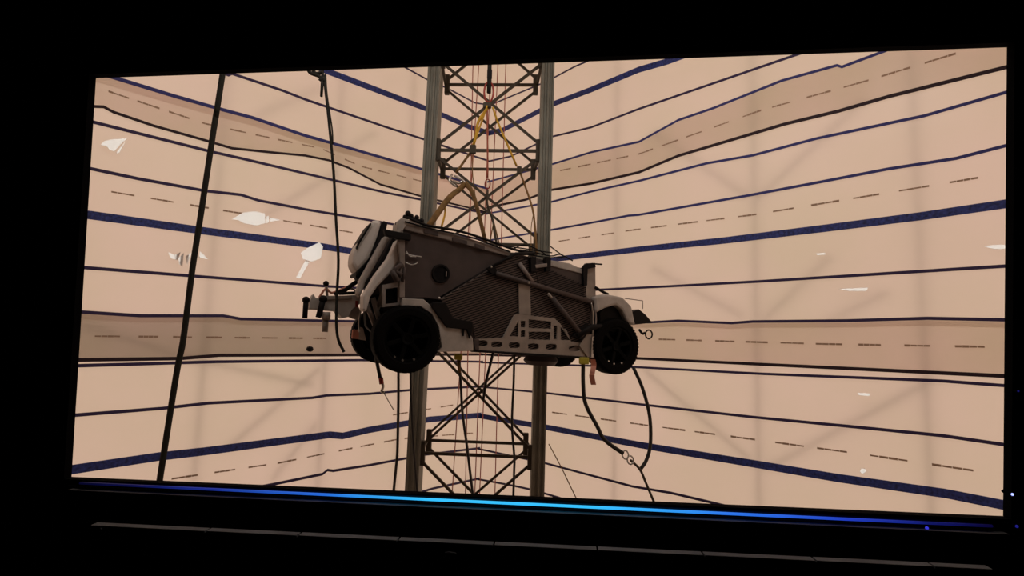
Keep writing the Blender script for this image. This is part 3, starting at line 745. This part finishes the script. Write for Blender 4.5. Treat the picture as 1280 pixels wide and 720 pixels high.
strap('wide_strap', [at(582, 229, 6.7), at(574, 237, 6.7), at(560, 249, 6.6), car_up(535, 284, .5)], .040, M['olive'], .5)
for q in ([at(565, 218, 6.75), at(562, 226, 6.7), at(570, 233, 6.7)], [at(568, 220, 6.75), at(577, 224, 6.7), at(582, 230, 6.7)], [at(566, 226, 6.7), at(573, 229, 6.7), at(580, 226, 6.7)]):
    strap('ring_chain', q, .016, M['silver'], 1.)
strap('thin_strap', [at(556, 256, 6.6), at(556, 268, 6.6), car_up(552, 283, .3)], .024, M['yellow'], .5)
strap('strap', [at(616, 134, 7.0), at(622, 152, 7.05), at(634, 180, 7.1), at(646, 208, 7.2)], .02, M['yellow'])
bm = bmesh.new(); box(bm, at(649, 213, 7.2) - AP, (.07, .05, .12)); bevel(obj('ratchet_buckle', bm, M['brace'], sl), .015)
strap('thin_strap', [at(651, 218, 7.2), at(659, 240, 7.3), at(667, 268, 7.3), car_up(671, 318, .5)], .022, M['olive'])
strap('thin_strap', [at(667, 266, 7.3), at(664, 285, 7.3), car_up(664, 315, .5)], .016, M['olive'])
strap('centre_cord', [at(609, 136, 7.0), at(609.5, 190, 7.0), at(609.5, 222, 7.0)], .012, M['red'], 1.)
c = at(609.5, 230, 7.0) - AP
bm = bmesh.new(); tube(bm, [c + Vector((math.cos(t) * .035, 0, math.sin(t) * .07)) for t in [2 * math.pi * i / 16 for i in range(16)]], .009, 8, 1, True); obj('cord_ring', bm, M['redsteel'], sl, True)
strap('centre_cord', [at(609.5, 238, 7.0), at(609, 255, 7.0), at(616, 275, 7.0), at(618, 290, 6.9), car_up(622, 310, .5)], .016, M['brace'], 1.)
for q in ((612, 306), (625, 309)): strap('thin_strap', [at(617, 277, 7.0), car_up(*q, .5)], .014, M['olive'], .5)

# ------------------------------------------------------------------ ropes, cables and hoses
def line(name, pts, r, m, lab, cat, grp=None, k=5, extras=()):
    e = rod(name, spline(pts, k), r, m); tag(e, lab, cat, grp); return e
def ext(p, q, z):                            # carry the line p-q on to height z
    return q + (q - p) * ((z - q.z) / (q.z - p.z))
a, b = at(278, 94, 6.2), at(200, 598, 6.2)
mid = [at(269, 150, 6.2), at(252, 262, 6.2), at(240, 340, 6.2), at(229, 425, 6.2), at(221, 465, 6.2)]
line('thick_rope', [ext(b, a, H), a] + mid + [b, ext(a, b, .02)], .034, M['rope'], 'thick black rope slanting from top to bottom in front of the left sheet', 'rope')
e = empty('tether_cable', at(421, 300, 6.0)); tag(e, 'thin black cable with a loop at its top hanging onto the vehicle front', 'cable'); L0 = e.location.copy()
CY = 6.0
p0, p1 = at(404, 80, CY), at(405, 94, CY)
pts = [Vector((p0.x, p0.y, H)), p0, p1] + [at(x, y, CY) for x, y in ((411, 150), (417, 215), (420, 275), (423, 325), (421, 370), (420.5, 405), (423, 425), (430, 440))]
rod('cable', [p - L0 for p in spline(pts, 5)], .017, M['rope'], e)
rod('second_strand', [p - L0 for p in spline([at(407, 92, CY), at(409, 120, CY), at(415, 160, CY), at(416, 180, CY)], 5)], .009, M['rope'], e)
for q in ([(404, 99), (398, 95), (388, 91), (384, 84)], [(404, 90), (396, 92), (391, 89)], [(406, 102), (402, 98), (400, 101)]):
    rod('loop', [p - L0 for p in spline([at(*t, CY) for t in q], 5)], .022, M['rope'], e)

def hang(name, pts, r, m, lab, Y, cat='cable', floor_end=True, grp='lines hanging below the vehicle'):
    P_ = [at(x, y, Y) if not isinstance(x, Vector) else x for x, y in pts]
    if floor_end: P_.append(ext(P_[-2], P_[-1], .02))
    return line(name, P_, r, m, lab, cat, grp)
e = empty('tie_down_strap', at(478, 487, 6.2)); L0 = e.location.copy(); tag(e, 'short black tie-down with a metal hook hanging behind the near front wheel', 'strap', 'lines hanging below the vehicle')
rod('webbing', [p - L0 for p in spline([at(470, 446, 6.2), at(473, 462, 6.2), at(476.5, 478, 6.2)], 4)], .022, M['hose'], e)
rod('hook', [p - L0 for p in spline([at(476.5, 477, 6.2), at(479, 483, 6.2), at(477, 489, 6.2), at(480, 491, 6.2)], 5)], .016, M['silver'], e)
rod('buckle', [at(476, 472, 6.2) - L0, at(477, 480, 6.2) - L0], .028, M['redsteel'], e)
rod('cord_tail', [p - L0 for p in spline([at(480, 491, 6.2), at(486, 502, 6.3), at(492, 512, 6.4)], 4)], .007, M['silver'], e)
hang('hanging_line', [(498, 455), (498, 500), (497, 555), (496, 575), (493, 605)], .016, M['hose'], 'thin dark line hanging below the near front wheel left of the tower', 6.1)
e = hang('hanging_line', [(513, 455), (514, 500), (517, 560), (522, 620)], .014, M['hose'], 'dark line hanging along the left tower column under the front wheel', 6.3)
e = empty('tie_down_strap', at(573, 446, 6.5)); L0 = e.location.copy(); tag(e, 'heavy black tie-down with a yellow buckle under the front of the sill', 'strap', 'lines hanging below the vehicle')
pts = [at(574, 448, 6.5), at(576, 480, 6.5), at(578, 515, 6.5), at(584, 560, 6.5), at(590, 610, 6.5)]; pts.append(ext(pts[-2], pts[-1], .02))
rod('webbing', [p - L0 for p in spline(pts, 5)], .028, M['hose'], e, flat=.6)
bm = bmesh.new(); box(bm, at(573, 446, 6.48) - L0, (.10, .06, .08)); bevel(obj('buckle', bm, M['lime'], e), .015)
rod('tan_webbing', [at(573, 450, 6.5) - L0, at(574.5, 466, 6.49) - L0], .034, M['olive'], e, flat=.6)
hang('hanging_line', [(617, 438), (613, 455), (608, 475), (604, 500)], .018, M['hose'], 'short dark curved line under the middle of the sill', 6.7, floor_end=False)
hang('hanging_line', [(643, 440), (642, 480), (640, 530), (643, 575), (642, 610)], .016, M['hose'], 'dark line hanging straight below the sill inside the tower', 6.9)
e = empty('tether_hose', at(731, 456, 6.8)); L0 = e.location.copy(); tag(e, 'black hose looping down right from a yellow buckle to a ring below the rear wheel', 'hose', 'lines hanging below the vehicle')
pts = [at(729, 452, 6.8), at(729, 480, 6.8), at(732, 505, 6.8), at(746, 532, 6.8), at(756, 550, 6.8), at(779, 567, 6.8)]
rod('hose', [p - L0 for p in spline(pts, 6)], .026, M['hose'], e)
bm = bmesh.new(); box(bm, at(730, 451, 6.78) - L0, (.13, .06, .09)); bevel(obj('buckle', bm, M['lime'], e), .015)
c = at(786, 573, 6.8) - L0
for dx in (-.045, .02):
    bm = bmesh.new(); tube(bm, [c + Vector((dx + math.cos(t) * .04, math.sin(t) * .02, math.sin(t) * .05 - dx)) for t in [2 * math.pi * i / 14 for i in range(14)]], .01, 6, 1, True); obj('ring', bm, M['silver'], e, True)
pts = [at(788, 575, 6.8), at(800, 587, 6.8), at(808, 605, 6.8), at(816, 624, 6.8)]; pts.append(ext(pts[-2], pts[-1], .02))
rod('red_tail_cord', [p - L0 for p in spline(pts, 5)], .016, M['brace'], e)
pts = [at(791.5, 459, 7.2), at(803, 485, 7.15), at(812, 520, 7.1), at(813, 555, 7.05), at(808, 575, 7.0), at(801, 586, 6.95)]
line('drop_hose', pts, .024, M['hose'], 'black hose curving down from the rear wheel to the ring of the other hose', 'hose', 'lines hanging below the vehicle')
line('thin_cord', [at(686, 555, 8.6), at(702, 585, 8.4), at(716, 614, 8.2), ext(at(702, 585, 8.4), at(716, 614, 8.2), .02)], .008, M['olive'], 'thin brown cord slanting down beside the right foot of the tower', 'cord')
p = None
bm = bmesh.new()
prev = None
for i in range(9):
    x, y = 741 + math.sin(i * .9) * 1.2, 449 + i * 4
    q = car_up(x, y, .0 + .03 * math.sin(i)); a = bm.verts.new(q - rt * .035); b = bm.verts.new(q + rt * .035)
    a2 = bm.verts.new(q - rt * .035 + Vector((0, .004, 0))); b2 = bm.verts.new(q + rt * .035 + Vector((0, .004, 0)))
    if prev:
        for f in ((0, 1), (1, 3), (3, 2), (2, 0)): bm.faces.new((prev[f[0]], prev[f[1]], (a, b, a2, b2)[f[1]], (a, b, a2, b2)[f[0]]))
    prev = (a, b, a2, b2)
o = obj('ribbon', bm, M['redrag']); tag(o, 'pale red ribbon hanging under the rear corner beside the rear wheel', 'ribbon')
# thin red guide strings inside and behind the tower
names = ('leftmost', 'second from the left', 'third from the left', 'fourth from the left', 'rightmost')
for i, (xt, xb) in enumerate(((598, 566), (591, 582), (613, 594), (622, 600), (632, 619))):
    Y = 11.2 + i * .12
    a, b = at(xt, 90, Y), at(xb, 605, Y)
    o = rod('guide_string', [Vector((a.x, a.y, H)), a, b, ext(a, b, .02)], .011, M['pink'])
    tag(o, names[i] + ' of the five thin red strings running down behind the tower', 'string', 'red strings behind the tower')
e = rod('sheet_peg', [C0 + wl('left', *sz('left', 385, 436), .03), C0 + wl('left', *sz('left', 385, 436), .12)], .05, M['dark']); tag(e, 'small dark peg on the left sheet beside the far front wheel', 'peg')
bpy.context.view_layer.update()
